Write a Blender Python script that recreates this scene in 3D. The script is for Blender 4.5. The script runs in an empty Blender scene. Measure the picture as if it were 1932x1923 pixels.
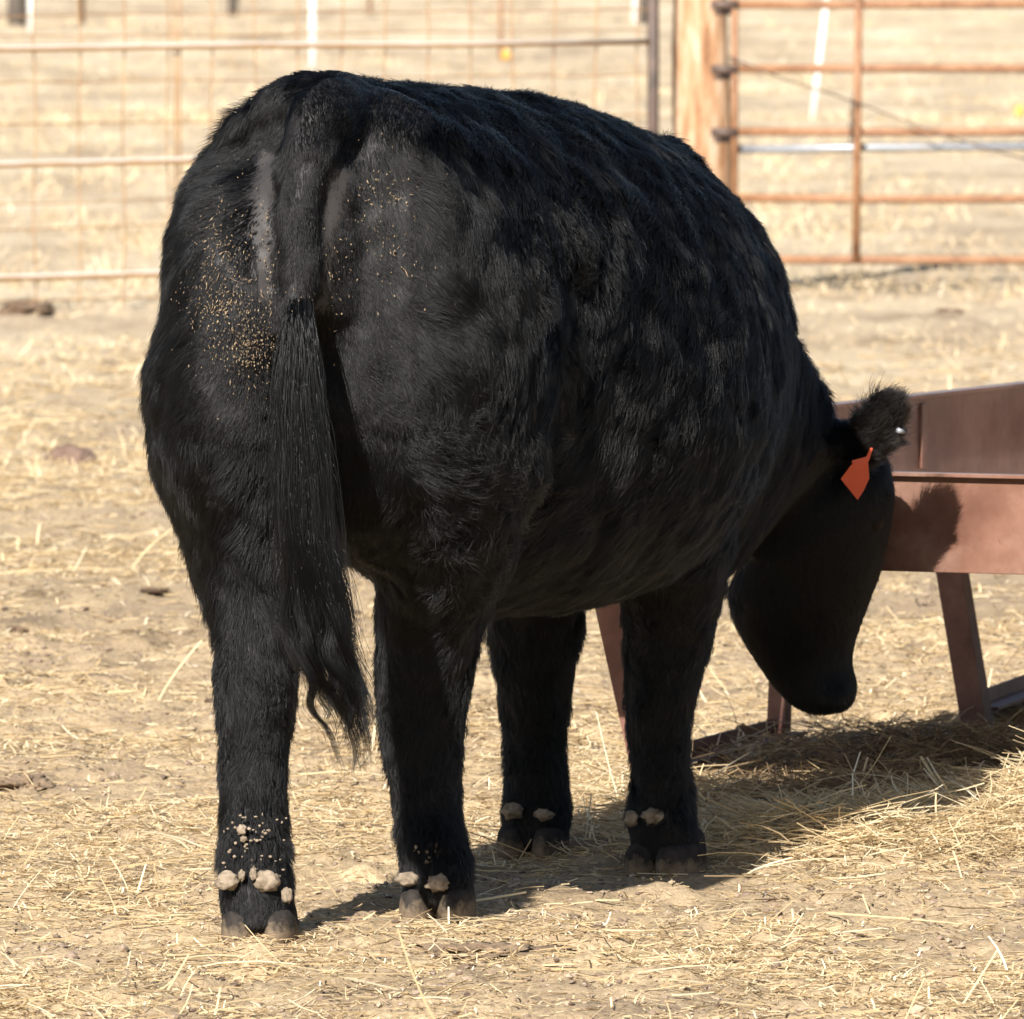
import bpy, bmesh, math, random
import numpy as np
from mathutils import Vector, Matrix, noise as mnoise
from mathutils.kdtree import KDTree
from mathutils.bvhtree import BVHTree

random.seed(7)
RNG = np.random.default_rng(11)
SC = bpy.context.scene
COL = SC.collection
R = math.radians

# ------------------------------------------------------------------ camera
F = 21640.0                       # focal length in units of a 1932-wide frame
CAM_H = 1.6
PITCH = math.atan(1218.0 / F)
cam_d = bpy.data.cameras.new('camera')
cam = bpy.data.objects.new('camera', cam_d)
COL.objects.link(cam)
cam.location = (0, 0, CAM_H)
cam.rotation_euler = (math.pi / 2 - PITCH, 0, 0)
cam_d.sensor_width = 36.0
cam_d.lens = 36.0 * F / 1932.0
cam_d.clip_start = 0.5
cam_d.clip_end = 6000
cam_d.dof.use_dof = True
cam_d.dof.focus_distance = 17.15
cam_d.dof.aperture_fstop = 22
SC.camera = cam

# ------------------------------------------------------------------ light
SUN_AZ, SUN_EL = 20.0, 34.0       # light travels towards +Y, turned 27 deg to +X
world = bpy.data.worlds.new('World')
SC.world = world
world.use_nodes = True
wn = world.node_tree.nodes
bg = wn['Background']
sky = wn.new('ShaderNodeTexSky')
sky.sky_type = 'NISHITA'
sky.sun_disc = False
sky.sun_elevation = R(SUN_EL)
sky.sun_rotation = R(180 + SUN_AZ)
world.node_tree.links.new(sky.outputs[0], bg.inputs[0])
bg.inputs[1].default_value = 0.055
sun_d = bpy.data.lights.new('sun', 'SUN')
sun_d.energy = 5.0
sun_d.angle = R(0.53)
sun_d.color = (1.0, 0.95, 0.885)
sun = bpy.data.objects.new('sun', sun_d)
COL.objects.link(sun)
sdir = Vector((math.sin(R(SUN_AZ)) * math.cos(R(SUN_EL)), math.cos(R(SUN_AZ)) * math.cos(R(SUN_EL)), -math.sin(R(SUN_EL))))
sun.rotation_euler = sdir.to_track_quat('-Z', 'Y').to_euler()
sun.location = (-6, -6, 12)
SC.view_settings.view_transform = 'Standard'
SC.view_settings.look = 'None'
SC.view_settings.exposure = 1.07
SC.view_settings.gamma = 1.0
SC.cycles.max_bounces = 8
SC.cycles.sample_clamp_indirect = 6.0

# ------------------------------------------------------------------ helpers
FWD = np.array([0, math.cos(PITCH), -math.sin(PITCH)])
UPV = np.array([0, math.sin(PITCH), math.cos(PITCH)])
RGT = np.array([1.0, 0, 0])


def W(u, v, Y):
    """world point at depth Y seen at (u, v) of the 1932x1923 picture (used to lay things out to scale)"""
    d = RGT * (u - 966) / F + UPV * (-(v - 961.5)) / F + FWD
    d = d * (Y / d[1])
    return np.array([d[0], d[1], CAM_H + d[2]])


def G(u, v):
    d = RGT * (u - 966) / F + UPV * (-(v - 961.5)) / F + FWD
    d = d * (-CAM_H / d[2])
    return np.array([d[0], d[1], 0.0])


def project(P):
    P = np.asarray(P) - np.array([0, 0, CAM_H])
    z = P @ FWD
    return 966 + F * P[..., 0] / z, 961.5 - F * (P @ UPV) / z


def empty(name, loc, label, cat, group=None):
    o = bpy.data.objects.new(name, None)
    COL.objects.link(o)
    o.location = loc
    o.empty_display_size = 0.1
    o['label'] = label
    o['category'] = cat
    if group:
        o['group'] = group
    return o


def tag(o, label=None, cat=None, group=None, kind=None):
    for k, x in (('label', label), ('category', cat), ('group', group), ('kind', kind)):
        if x:
            o[k] = x
    return o


def mesh_np(name, verts, faces, mat=None, parent=None, smooth=False):
    """verts are world coordinates; the object is parented keeping them in place"""
    me = bpy.data.meshes.new(name)
    if isinstance(faces, np.ndarray):
        n, k = faces.shape
        me.vertices.add(len(verts))
        me.vertices.foreach_set('co', np.asarray(verts, np.float32).ravel())
        me.loops.add(n * k)
        me.loops.foreach_set('vertex_index', faces.astype(np.int32).ravel())
        me.polygons.add(n)
        me.polygons.foreach_set('loop_start', np.arange(0, n * k, k, dtype=np.int32))
        me.update(calc_edges=True)
    else:
        me.from_pydata([tuple(map(float, p)) for p in verts], [], [tuple(f) for f in faces])
    me.polygons.foreach_set('use_smooth', np.full(len(me.polygons), smooth))
    o = bpy.data.objects.new(name, me)
    COL.objects.link(o)
    if mat:
        me.materials.append(mat)
    if parent:
        attach(o, parent)
    return o


def attach(o, parent):
    o.parent = parent
    m = Matrix.Translation(parent.location)
    p = parent
    while p.parent:
        p = p.parent
        m = Matrix.Translation(p.location) @ m
    o.matrix_parent_inverse = m.inverted()


class MB:
    """collects shapes for one mesh"""
    def __init__(self):
        self.v, self.f = [], []

    def add(self, vs, fs):
        b = len(self.v)
        self.v += [tuple(map(float, p)) for p in vs]
        self.f += [tuple(i + b for i in f) for f in fs]

    def tube(self, pts, r, n=8, cap=True):
        pts = [np.array(p, float) for p in pts]
        rs = r if hasattr(r, '__len__') else [r] * len(pts)
        rings = []
        up = None
        for i, p in enumerate(pts):
            t = pts[min(i + 1, len(pts) - 1)] - pts[max(i - 1, 0)]
            t /= np.linalg.norm(t) + 1e-12
            if up is None:
                a = np.array([0, 0, 1.0]) if abs(t[2]) < .9 else np.array([1.0, 0, 0])
            else:
                a = up
            s = np.cross(t, a); s /= np.linalg.norm(s)
            up = np.cross(s, t)
            rings.append([p + rs[i] * (math.cos(2 * math.pi * k / n) * s + math.sin(2 * math.pi * k / n) * up) for k in range(n)])
        self.loft(rings, cap)

    def loft(self, rings, cap=True):
        n = len(rings[0])
        vs = [p for r in rings for p in r]
        fs = []
        for i in range(len(rings) - 1):
            for k in range(n):
                a, b = i * n + k, i * n + (k + 1) % n
                fs.append((a, b, b + n, a + n))
        if cap:
            fs.append(tuple(range(n - 1, -1, -1)))
            fs.append(tuple((len(rings) - 1) * n + k for k in range(n)))
        self.add(vs, fs)

    def prism(self, c, ax, ay, az):
        """box with centre c and half vectors"""
        c, ax, ay, az = (np.array(q, float) for q in (c, ax, ay, az))
        vs = [c + sx * ax + sy * ay + sz * az for sz in (-1, 1) for sy in (-1, 1) for sx in (-1, 1)]
        self.add(vs, [(0, 2, 3, 1), (4, 5, 7, 6), (0, 1, 5, 4), (2, 6, 7, 3), (0, 4, 6, 2), (1, 3, 7, 5)])

    def build(self, name, mat, parent=None, smooth=False, bevel=0):
        o = mesh_np(name, self.v, self.f, mat, parent, smooth)
        bm = bmesh.new(); bm.from_mesh(o.data)
        bmesh.ops.recalc_face_normals(bm, faces=bm.faces)
        bm.to_mesh(o.data); bm.free()
        if bevel:
            m = o.modifiers.new('bevel', 'BEVEL'); m.width = bevel; m.segments = 2; m.limit_method = 'ANGLE'
        return o


def fbm(P, scale, octaves=3, seed=0.0):
    out = np.zeros(len(P))
    amp, tot = 1.0, 0.0
    for o in range(octaves):
        k = scale * 2 ** o
        out += amp * np.array([mnoise.noise((p[0] * k + seed, p[1] * k - seed, p[2] * k + 3.1 * seed)) for p in P])
        tot += amp
        amp *= .5
    return out / tot


# cheap vectorised 2-d value noise for the big ground sheets
_T = np.random.default_rng(5).random((256, 256))


def vnoise(x, y):
    xi, yi = np.floor(x).astype(int), np.floor(y).astype(int)
    fx, fy = x - xi, y - yi
    fx, fy = fx * fx * (3 - 2 * fx), fy * fy * (3 - 2 * fy)
    a, b = _T[xi % 256, yi % 256], _T[(xi + 1) % 256, yi % 256]
    c, d = _T[xi % 256, (yi + 1) % 256], _T[(xi + 1) % 256, (yi + 1) % 256]
    return (a * (1 - fx) + b * fx) * (1 - fy) + (c * (1 - fx) + d * fx) * fy - .5


def vfbm(x, y, s, o=4):
    r, a = 0, 1.0
    for i in range(o):
        r = r + a * vnoise(x * s + 17.3 * i, y * s - 9.1 * i)
        a *= .5; s *= 2.03
    return r


# ------------------------------------------------------------------ materials
def nmat(name):
    m = bpy.data.materials.new(name)
    m.use_nodes = True
    nt = m.node_tree
    return m, nt, nt.nodes['Principled BSDF']


def nd(nt, t, **kw):
    n = nt.nodes.new(t)
    for k, x in kw.items():
        if k.startswith('i_'):
            n.inputs[k[2:].replace('_', ' ')].default_value = x
        else:
            setattr(n, k, x)
    return n


def ramp(nt, stops, fac=None):
    n = nt.nodes.new('ShaderNodeValToRGB')
    e = n.color_ramp.elements
    while len(e) < len(stops):
        e.new(.5)
    for i, (p, c) in enumerate(stops):
        e[i].position = p
        e[i].color = (*c, 1) if len(c) == 3 else c
    if fac is not None:
        nt.links.new(fac, n.inputs[0])
    return n


def noise_tex(nt, scale, detail=6, rough=.6, vec=None, stretch=None):
    n = nd(nt, 'ShaderNodeTexNoise', i_Scale=scale, i_Detail=detail, i_Roughness=rough)
    tc = nt.nodes.new('ShaderNodeTexCoord')
    src = tc.outputs['Object'] if vec is None else vec
    if stretch:
        mp = nt.nodes.new('ShaderNodeMapping')
        mp.inputs['Scale'].default_value = stretch
        nt.links.new(src, mp.inputs[0])
        src = mp.outputs[0]
    nt.links.new(src, n.inputs['Vector'])
    return n


def mixc(nt, fac, a, b, mode='MIX'):
    n = nt.nodes.new('ShaderNodeMix')
    n.data_type = 'RGBA'
    n.blend_type = mode
    for s, x in ((0, fac), (6, a), (7, b)):
        if hasattr(x, 'links'):
            nt.links.new(x, n.inputs[s])
        elif s == 0:
            n.inputs[0].default_value = x
        else:
            n.inputs[s].default_value = (*x, 1)
    return n.outputs[2]


def rough_mat(name, stops, scale, rough=.8, bump=.3, bscale=None, metallic=0, detail=8, stretch=None, bdist=.004):
    m, nt, bs = nmat(name)
    n = noise_tex(nt, scale, detail, .65, stretch=stretch)
    rp = ramp(nt, stops, n.outputs[0])
    nt.links.new(rp.outputs[0], bs.inputs['Base Color'])
    bs.inputs['Roughness'].default_value = rough
    bs.inputs['Metallic'].default_value = metallic
    if bump:
        n2 = noise_tex(nt, bscale or scale * 3, 6, .65, stretch=stretch)
        bp = nd(nt, 'ShaderNodeBump', i_Strength=bump, i_Distance=bdist)
        nt.links.new(n2.outputs[0], bp.inputs['Height'])
        nt.links.new(bp.outputs[0], bs.inputs['Normal'])
    return m
# ================================================================== GROUND
HOOF = np.array([[-.375, 17.03], [-.112, 17.39], [.245, 18.13], [.035, 18.49]])


def gh(x, y):
    """height of the lot's surface"""
    x, y = np.asarray(x, float), np.asarray(y, float)
    rough = vfbm(x, y, 3.1, 4) * .024 + vfbm(x + 9, y, 13, 5) * .027
    # hoof-churned pocks
    p = vnoise(x * 5.5 + 40, y * 5.5)
    rough = rough - .016 * np.clip(p - .12, 0, 1) * 2.5
    near = np.ones_like(rough)
    for hx, hy in HOOF:
        near = near * (1 - np.exp(-((x - hx) ** 2 + (y - hy) ** 2) / .012))
    rough = rough * (.25 + .75 * near) * np.clip(1.6 - y / 60, .5, 1)
    m = .105 * np.exp(-(((x - 1.08) / .40) ** 2 + ((y - 18.92) / .38) ** 2))
    m = m + .045 * np.exp(-(((x - .50) / .22) ** 2 + ((y - 18.42) / .22) ** 2))
    m = m + .045 * np.exp(-(((x - .72) / .34) ** 2 + ((y - 20.25) / .40) ** 2))
    far = np.clip((y - 45) / 60, 0, 1) * (vfbm(x, y, .09, 3) * .35 + vfbm(x, y, .5, 2) * .08)
    return rough + m + far


xs = np.concatenate([-np.geomspace(4000, 2.05, 60), np.arange(-2.0, 2.0, .0125), np.geomspace(2.05, 4000, 60)])
ys = np.concatenate([-np.geomspace(3000, 1, 24), np.linspace(0, 15, 16), np.arange(15.2, 24, .0135), np.geomspace(24.02, 170, 460), np.geomspace(176, 5000, 40)])
X, Y = np.meshgrid(xs, ys)
Z = gh(X, Y)
Z = np.where((np.abs(X) > 60) | (Y > 400) | (Y < 8), Z * .2, Z)
verts = np.stack([X, Y, Z], -1).reshape(-1, 3)
nx, ny = len(xs), len(ys)
ii = (np.arange(ny - 1)[:, None] * nx + np.arange(nx - 1)[None, :]).ravel()
faces = np.stack([ii, ii + 1, ii + nx + 1, ii + nx], -1)

m_ground, nt, bs = nmat('dry_lot')
dirt = ramp(nt, [(.28, (.14, .098, .064)), (.42, (.25, .185, .126)), (.55, (.35, .262, .168)), (.72, (.44, .34, .22))], noise_tex(nt, 5.0, 9, .68).outputs[0])
chaffy = ramp(nt, [(.3, (.22, .155, .09)), (.5, (.48, .36, .215)), (.75, (.65, .52, .33))], noise_tex(nt, 95.0, 5, .7, stretch=(1, .55, 1)).outputs[0])
patch = ramp(nt, [(.33, (0, 0, 0)), (.58, (1, 1, 1))], noise_tex(nt, 1.7, 8, .7).outputs[0])
c = mixc(nt, patch.outputs[0], dirt.outputs[0], chaffy.outputs[0])
# beyond the lot's fence the ground is bleached pasture
geo = nt.nodes.new('ShaderNodeNewGeometry')
sep = nt.nodes.new('ShaderNodeSeparateXYZ')
nt.links.new(geo.outputs['Position'], sep.inputs[0])
mr = nd(nt, 'ShaderNodeMapRange'); mr.inputs[1].default_value = 24; mr.inputs[2].default_value = 42
nt.links.new(sep.outputs['Y'], mr.inputs[0])
past = ramp(nt, [(.32, (.27, .205, .14)), (.44, (.44, .345, .235)), (.55, (.55, .45, .31)), (.68, (.66, .56, .41))], noise_tex(nt, .8, 10, .76, stretch=(1, .4, 1)).outputs[0])
c = mixc(nt, mr.outputs[0], c, past.outputs[0])
mn = nd(nt, 'ShaderNodeAttribute', attribute_name='manure')
mcol = ramp(nt, [(.3, (.035, .022, .013)), (.55, (.085, .056, .034)), (.75, (.20, .14, .085))], noise_tex(nt, 40, 8, .7).outputs[0])
c = mixc(nt, mn.outputs['Fac'], c, mcol.outputs[0])
nt.links.new(c, bs.inputs['Base Color'])
bs.inputs['Roughness'].default_value = .95
bs.inputs['Specular IOR Level'].default_value = .15
bp = nd(nt, 'ShaderNodeBump', i_Strength=1.0, i_Distance=.010)
nt.links.new(noise_tex(nt, 60, 8, .7).outputs[0], bp.inputs['Height'])
nt.links.new(bp.outputs[0], bs.inputs['Normal'])
ground = tag(mesh_np('ground', verts, faces, m_ground, smooth=True), kind='structure')


def manure_at(x, y):
    m = np.exp(-(((x - .75) / .34) ** 2 + ((y - 20.3) / .85) ** 2)) + .8 * np.exp(-(((x - .45) / .20) ** 2 + ((y - 19.6) / .4) ** 2)) + .8 * np.exp(-(((x - 1.1) / .25) ** 2 + ((y - 19.6) / .5) ** 2))
    return np.clip(1.5 * m + 1.2 * vfbm(x, y, 4.0, 3) - .25, 0, 1)


a = ground.data.attributes.new('manure', 'FLOAT', 'POINT')
a.data.foreach_set('value', manure_at(X, Y).ravel().astype(np.float32))


# ------------------------------------------------------------------ straw lying on the lot
def straw_material(name, stops):
    m, nt, bs = nmat(name)
    at = nd(nt, 'ShaderNodeAttribute', attribute_name='tone')
    rp = ramp(nt, stops, at.outputs['Fac'])
    nt.links.new(rp.outputs[0], bs.inputs['Base Color'])
    bs.inputs['Roughness'].default_value = .5
    bs.inputs['Specular IOR Level'].default_value = .4
    return m


m_straw = straw_material('straw', [(0, (.14, .092, .052)), (.25, (.34, .245, .14)), (.55, (.62, .475, .275)), (.8, (.76, .625, .395)), (1, (.84, .75, .54))])


def stalks(P, L, az, el, rad, bend, rng, nseg=3):
    """arrays -> vertices/faces of thin three-sided bent stalks starting at P"""
    n = len(P)
    d = np.stack([np.cos(az) * np.cos(el), np.sin(az) * np.cos(el), np.sin(el)], 1)
    side = np.stack([-np.sin(az), np.cos(az), np.zeros(n)], 1)
    up = np.cross(d, side)
    bx, bz = rng.normal(0, 1, n) * bend, rng.normal(0, 1, n) * bend * .6
    vs = np.zeros((n, nseg + 1, 3, 3))
    for i in range(nseg + 1):
        t = i / nseg
        c = P + d * (L * t)[:, None] + side * (bx * L * (t * t))[:, None] + up * (bz * L * t * (1 - t))[:, None]
        r = rad * (1 - .25 * t)
        for k in range(3):
            a = 2 * math.pi * k / 3 + .4
            vs[:, i, k] = c + (side * math.cos(a) + up * math.sin(a) * .75) * r[:, None]
    base = (np.arange(n) * (nseg + 1) * 3)[:, None, None]
    q = []
    for i in range(nseg):
        for k in range(3):
            a, b = i * 3 + k, i * 3 + (k + 1) % 3
            q.append([a, b, b + 3, a + 3])
    fs = (base + np.array(q)[None]).reshape(-1, 4)
    return vs.reshape(-1, 3), fs, (nseg + 1) * 3


def straw_object(name, parts, tones, mat):
    V, Fc, T, off = [], [], [], 0
    for (v, f, per), t in zip(parts, tones):
        V.append(v); Fc.append(f + off); T.append(np.repeat(t, per)); off += len(v)
    V, Fc, T = np.concatenate(V), np.concatenate(Fc), np.concatenate(T)
    o = mesh_np(name, V, Fc, mat)
    a = o.data.attributes.new('tone', 'FLOAT', 'POINT')
    a.data.foreach_set('value', T.astype(np.float32))
    return o


def sample_y(n, y0, y1, p, rng):
    u = rng.random(n)
    k = 1 - p
    return (y0 ** k + u * (y1 ** k - y0 ** k)) ** (1 / k)


rng = np.random.default_rng(3)
parts, tones = [], []
# long scattered stalks and short broken bits
for n, Lm, Ls, r0, r1, up_, y1 in ((78000, .038, .62, .0008, .0024, .07, 38), (330000, .0135, .5, .0006, .0018, .22, 34)):
    y = sample_y(n, 15.2, y1, 2.3, rng)
    x = rng.uniform(-1, 1, n) * (.048 * y + .75)
    keep = rng.random(n) < np.clip(.40 + 1.5 * vfbm(x, y, 1.3, 3) + .5 * vfbm(x, y * .5, 6, 2), .12, 1)
    x, y = x[keep], y[keep]; n = len(x)
    L = np.minimum(Lm * np.exp(rng.normal(0, Ls, n)), .26) * np.clip(y / 24, .9, 1.6)
    rad = rng.uniform(r0, r1, n) * np.clip(y / 20, .9, 1.6)
    el = np.abs(rng.normal(0, up_, n))
    st = rng.random(n) < .022
    el[st] = rng.uniform(.3, 1.1, st.sum())
    P = np.stack([x, y, gh(x, y) + rad * .8 + rng.random(n) * .004], 1)
    parts.append(stalks(P, L, rng.uniform(0, 2 * math.pi, n), el, rad, .14, rng))
    tones.append(np.clip(rng.normal(.58, .22, n), 0, 1))
# the loose hay heaped round the trough
n = 26000
cx = np.array([[1.05, 18.85, .34, .30], [.52, 18.5, .22, .20], [.66, 20.0, .32, .42], [.40, 19.3, .2, .35], [1.1, 19.8, .3, .5]])
pick = rng.choice(5, n, p=[.27, .20, .26, .13, .14])
x = cx[pick, 0] + rng.normal(0, 1, n) * cx[pick, 2] * .8
y = cx[pick, 1] + rng.normal(0, 1, n) * cx[pick, 3] * .8
L = np.minimum(.050 * np.exp(rng.normal(0, .5, n)), .18)
rad = rng.uniform(.0006, .0018, n)
el = np.abs(rng.normal(0, .20, n))
st = rng.random(n) < .014
el[st] = rng.uniform(.3, .9, st.sum())
P = np.stack([x, y, gh(x, y) + rng.random(n) ** 2 * .035], 1)
keep = np.min([(x - a) ** 2 + (y - b) ** 2 for a, b in HOOF], 0) > .012
P, L, rad, el = P[keep], L[keep], rad[keep], el[keep]
parts.append(stalks(P, L, rng.uniform(0, 2 * math.pi, len(P)), el, rad, .3, rng))
tones.append(np.clip(rng.normal(.66, .2, len(P)) - .50 * manure_at(P[:, 0], P[:, 1]), 0, 1))
# some coarse stalks that stand out
coarse = [((1786, 1562, 19.15), (1738, 1482, 19.12), .0042), ((1792, 1560, 19.17), (1752, 1484, 19.2), .003), ((1622, 1618, 18.62), (1643, 1566, 18.6), .0032),
          ((738, 1744, 17.42), (1002, 1707, 17.6), .0034), ((312, 1880, 16.2), (356, 1806, 16.2), .0028), ((212, 1092, 25.6), (240, 1116, 25.2), .008),
          ((640, 1842, 16.45), (780, 1872, 16.25), .0022), ((1560, 1722, 17.45), (1830, 1742, 17.3), .0026), ((120, 1665, 18.0), (290, 1672, 17.95), .0026),
          ((300, 1335, 21.8), (360, 1222, 21.6), .0035), ((1420, 1740, 17.4), (1690, 1760, 17.2), .0024), ((1560, 1848, 16.4), (1640, 1872, 16.3), .002),
          ((1275, 1730, 17.45), (1420, 1712, 17.5), .0024), ((880, 1712, 17.4), (876, 1650, 17.38), .0014), ((1500, 1610, 18.5), (1590, 1592, 18.5), .0026)]
cv = []
for a, b, r in coarse:
    A, B = W(*a), W(*b)
    d = B - A
    Lc = np.linalg.norm(d)
    A[2] = max(A[2], gh(A[0], A[1]) + r * .5)
    cv.append((A, Lc, math.atan2(d[1], d[0]), math.asin(d[2] / Lc), r))
parts.append(stalks(np.array([q[0] for q in cv]), np.array([q[1] for q in cv]), np.array([q[2] for q in cv]), np.array([q[3] for q in cv]), np.array([q[4] for q in cv]), .05, rng, 4))
tones.append(rng.uniform(.75, .98, len(cv)))
straw = straw_object('straw', parts, tones, m_straw)
tag(straw, 'pale dry straw strewn over the bare lot and heaped by the trough', 'straw', kind='stuff')

# crumbs of trodden dirt and dung
n = 64000
y = sample_y(n, 15.3, 33, 2.3, rng)
x = rng.uniform(-1, 1, n) * (.048 * y + .75)
keep = rng.random(n) < np.clip(.25 - 1.8 * vfbm(x, y, 1.3, 3) + .8 * vfbm(x, y, 7, 2), .08, 1)
x, y = x[keep], y[keep]; n = len(x)
bm = bmesh.new(); bmesh.ops.create_icosphere(bm, subdivisions=1, radius=1)
bm.verts.ensure_lookup_table()
iv = np.array([w.co[:] for w in bm.verts]); if_ = np.array([[w.index for w in f.verts] for f in bm.faces]); bm.free()
sz = np.minimum(.0026 * np.exp(rng.normal(0, .5, n)), .008)
vv = iv[None] * (1 + .35 * rng.normal(0, 1, (n, len(iv), 1)).clip(-1.4, 1.4)) * sz[:, None, None] * np.stack([rng.uniform(.8, 1.6, n), rng.uniform(.8, 1.6, n), rng.uniform(.5, .9, n)], 1)[:, None]
vv = vv + np.stack([x, y, gh(x, y) + sz * .25], 1)[:, None]
ff = (np.arange(n) * len(iv))[:, None, None] + if_[None]
m_crumb = straw_material('dirt_crumbs', [(0, (.09, .06, .04)), (.5, (.24, .175, .125)), (1, (.40, .31, .22))])
o = mesh_np('dirt_crumbs', vv.reshape(-1, 3), ff.reshape(-1, 3), m_crumb)
a = o.data.attributes.new('tone', 'FLOAT', 'POINT'); a.data.foreach_set('value', np.repeat(rng.random(n), len(iv)).astype(np.float32))
tag(o, 'crumbs of trodden dirt scattered between the straw', 'dirt', kind='stuff')

# dry pasture grass in clumps beyond and around the fence
n = 84000
y = sample_y(n, 30, 165, 1.9, rng)
x = rng.uniform(-1, 1, n) * (.049 * y + 2.2)
keep = rng.random(n) < np.clip(.12 + 2.4 * vfbm(x, y * .6, .8, 3) + 1.0 * np.clip((y - 40) / 20, 0, .4), .03, 1)
x, y = x[keep], y[keep]; n = len(x)
L = np.where(y < 42, .03, .06) * np.exp(rng.normal(0, .45, n))
P = np.stack([x, y, gh(x, y) - .004], 1)
o = straw_object('dry_grass', [stalks(P, L, rng.uniform(0, 6.28, n), rng.uniform(.1, 1.1, n), rng.uniform(.0016, .0034, n) * np.clip(y / 50, .7, 1.6), .35, rng, 2)], [np.clip(rng.normal(.6, .2, n), 0, 1)], m_straw)
tag(o, 'bleached dry pasture grass in low clumps around and beyond the fence', 'grass', kind='stuff')

# ================================================================== FENCES
m_rust = rough_mat('rusty_steel', [(.25, (.12, .052, .026)), (.5, (.25, .122, .058)), (.75, (.33, .19, .105))], 14, .62, .25, 60)
m_wire = rough_mat('rusty_wire', [(.3, (.22, .12, .055)), (.6, (.36, .21, .10)), (.8, (.42, .30, .19))], 6, .6, 0)
m_pipe, nt, bs = nmat('rust_rail_highlight')          # rust colour, with a pale sun highlight painted along the upward side
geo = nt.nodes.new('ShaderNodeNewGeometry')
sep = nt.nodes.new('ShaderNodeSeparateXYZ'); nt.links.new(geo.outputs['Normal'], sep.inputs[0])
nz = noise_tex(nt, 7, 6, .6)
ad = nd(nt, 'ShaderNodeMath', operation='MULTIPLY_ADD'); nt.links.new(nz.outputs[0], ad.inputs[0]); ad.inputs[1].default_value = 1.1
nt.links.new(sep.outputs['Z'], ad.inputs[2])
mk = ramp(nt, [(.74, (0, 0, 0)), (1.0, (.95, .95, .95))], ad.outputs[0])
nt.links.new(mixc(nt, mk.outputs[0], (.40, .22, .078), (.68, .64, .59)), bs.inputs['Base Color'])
bs.inputs['Roughness'].default_value = .38
bs.inputs['Metallic'].default_value = .15
m_galv = rough_mat('galvanised_steel', [(.3, (.20, .21, .23)), (.6, (.33, .35, .38)), (.75, (.28, .21, .15))], 5, .38, .1, 40, metallic=.35)
m_dark = rough_mat('dark_iron', [(.3, (.04, .028, .022)), (.6, (.10, .065, .05)), (.8, (.18, .10, .065))], 10, .6, .2, 60)
m_white = rough_mat('white_plastic', [(.3, (.66, .66, .64)), (.7, (.80, .80, .78))], 8, .5, .05)

fa = np.array([-1.826, 40.9, 0]); fb = np.array([.524, 42.6, 0])
fd = (fb - fa) / np.linalg.norm(fb - fa)


def fp(s, z, off=0.0):
    return fa + fd * s + np.array([fd[1], -fd[0], 0]) * off + np.array([0, 0, z])


FL = np.linalg.norm(fb - fa)
S0 = -2.6
mf = empty('mesh_fence', fp(FL, 0), 'pipe-framed wire mesh fence panel with rusty square mesh behind the cow', 'fence')
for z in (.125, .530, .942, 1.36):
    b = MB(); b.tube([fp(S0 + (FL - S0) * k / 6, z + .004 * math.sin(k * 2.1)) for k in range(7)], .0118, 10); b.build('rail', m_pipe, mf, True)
b = MB(); b.tube([fp(FL, -.05), fp(FL, .6), fp(FL, 1.42)], .022, 12); b.build('end_post', m_dark, mf, True)
b = MB(); b.tube([fp(S0, -.05), fp(S0, 1.42)], .022, 12); b.build('end_post', m_dark, mf, True)
b = MB()
random.seed(4)
s = S0 + .08
while s < FL - .05:
    ph = random.uniform(0, 6)
    b.tube([fp(s + .006 * math.sin(ph + j * 1.3), .02 + j * .135, -.018) for j in range(11)], .0032, 5)
    s += .1915
for z in (.04, .30, .39, .525, .67, .82, .985, 1.06, 1.20, 1.33):
    b.tube([fp(S0 + (FL - S0) * k / 24, z + random.uniform(-.004, .004), -.018) for k in range(25)], .0028, 5)
b.build('wire_mesh', m_wire, mf)
sv = FL * 332 / 1235
for ds in (-.014, .014):
    b = MB(); b.tube([fp(sv + ds, .1, -.02), fp(sv + ds * .6, .8, -.02), fp(sv + ds * 1.2, 1.37, -.02)], .005, 6); b.build('brace', m_wire, mf, True)

# wooden gate post
m_wood = rough_mat('weathered_wood', [(.30, (.10, .05, .028)), (.42, (.30, .15, .07)), (.53, (.42, .26, .15)), (.68, (.48, .38, .28))], 8, .85, .8, 16, stretch=(3.5, 3.5, .6), bdist=.01)
b = MB()
rg = []
pc = W(1322, 300, 42.85)
for j in range(16):
    z = -.1 + j * .145
    rg.append([np.array([pc[0], 42.85, z]) + (.116 + .009 * math.sin(3 * a + j * .5) + .005 * math.sin(5 * a + j * 1.7) - .002 * j) * np.array([math.cos(a), math.sin(a), 0]) for a in np.linspace(0, 2 * math.pi, 20, endpoint=False)])
b.loft(rg)
o = b.build('wooden_post', m_wood, None, True)
tag(o, 'thick weathered orange-brown wooden post between mesh fence and pipe gate', 'fence post')

# tube gate
GY = 42.55
gx = lambda u: (u - 966) * GY / F
gz = lambda v: W(966, v, GY)[2]
gate = empty('pipe_gate', (gx(1386), GY, 0), 'rusty red-brown pipe gate of evenly spaced bars hung on the wooden post', 'gate')
random.seed(9)
zs = [gz(490), gz(375), gz(249), gz(130), gz(8)]
zs.append(zs[-1] + .24)
for z in zs:
    b = MB(); b.tube([(gx(1386) + .66 * k, GY, z + random.uniform(-.003, .003)) for k in range(6)], .0165, 10); b.build('bar', m_rust, gate, True)
for xx, r in ((gx(1386), .0135), (gx(1386) + 3.3, .0165)):
    b = MB(); b.tube([(xx, GY - .004, zs[0] - .01), (xx, GY - .004, zs[-1] + .01)], r, 10); b.build('end_tube', m_rust, gate, True)
for xx in (gx(1617), gx(1617) + 1.3):
    b = MB(); b.tube([(xx - .004, GY - .022, zs[0] - .005), (xx, GY - .022, zs[2]), (xx + .006, GY - .022, zs[-1])], .0155, 10); b.build('brace', m_rust, gate, True)
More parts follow.
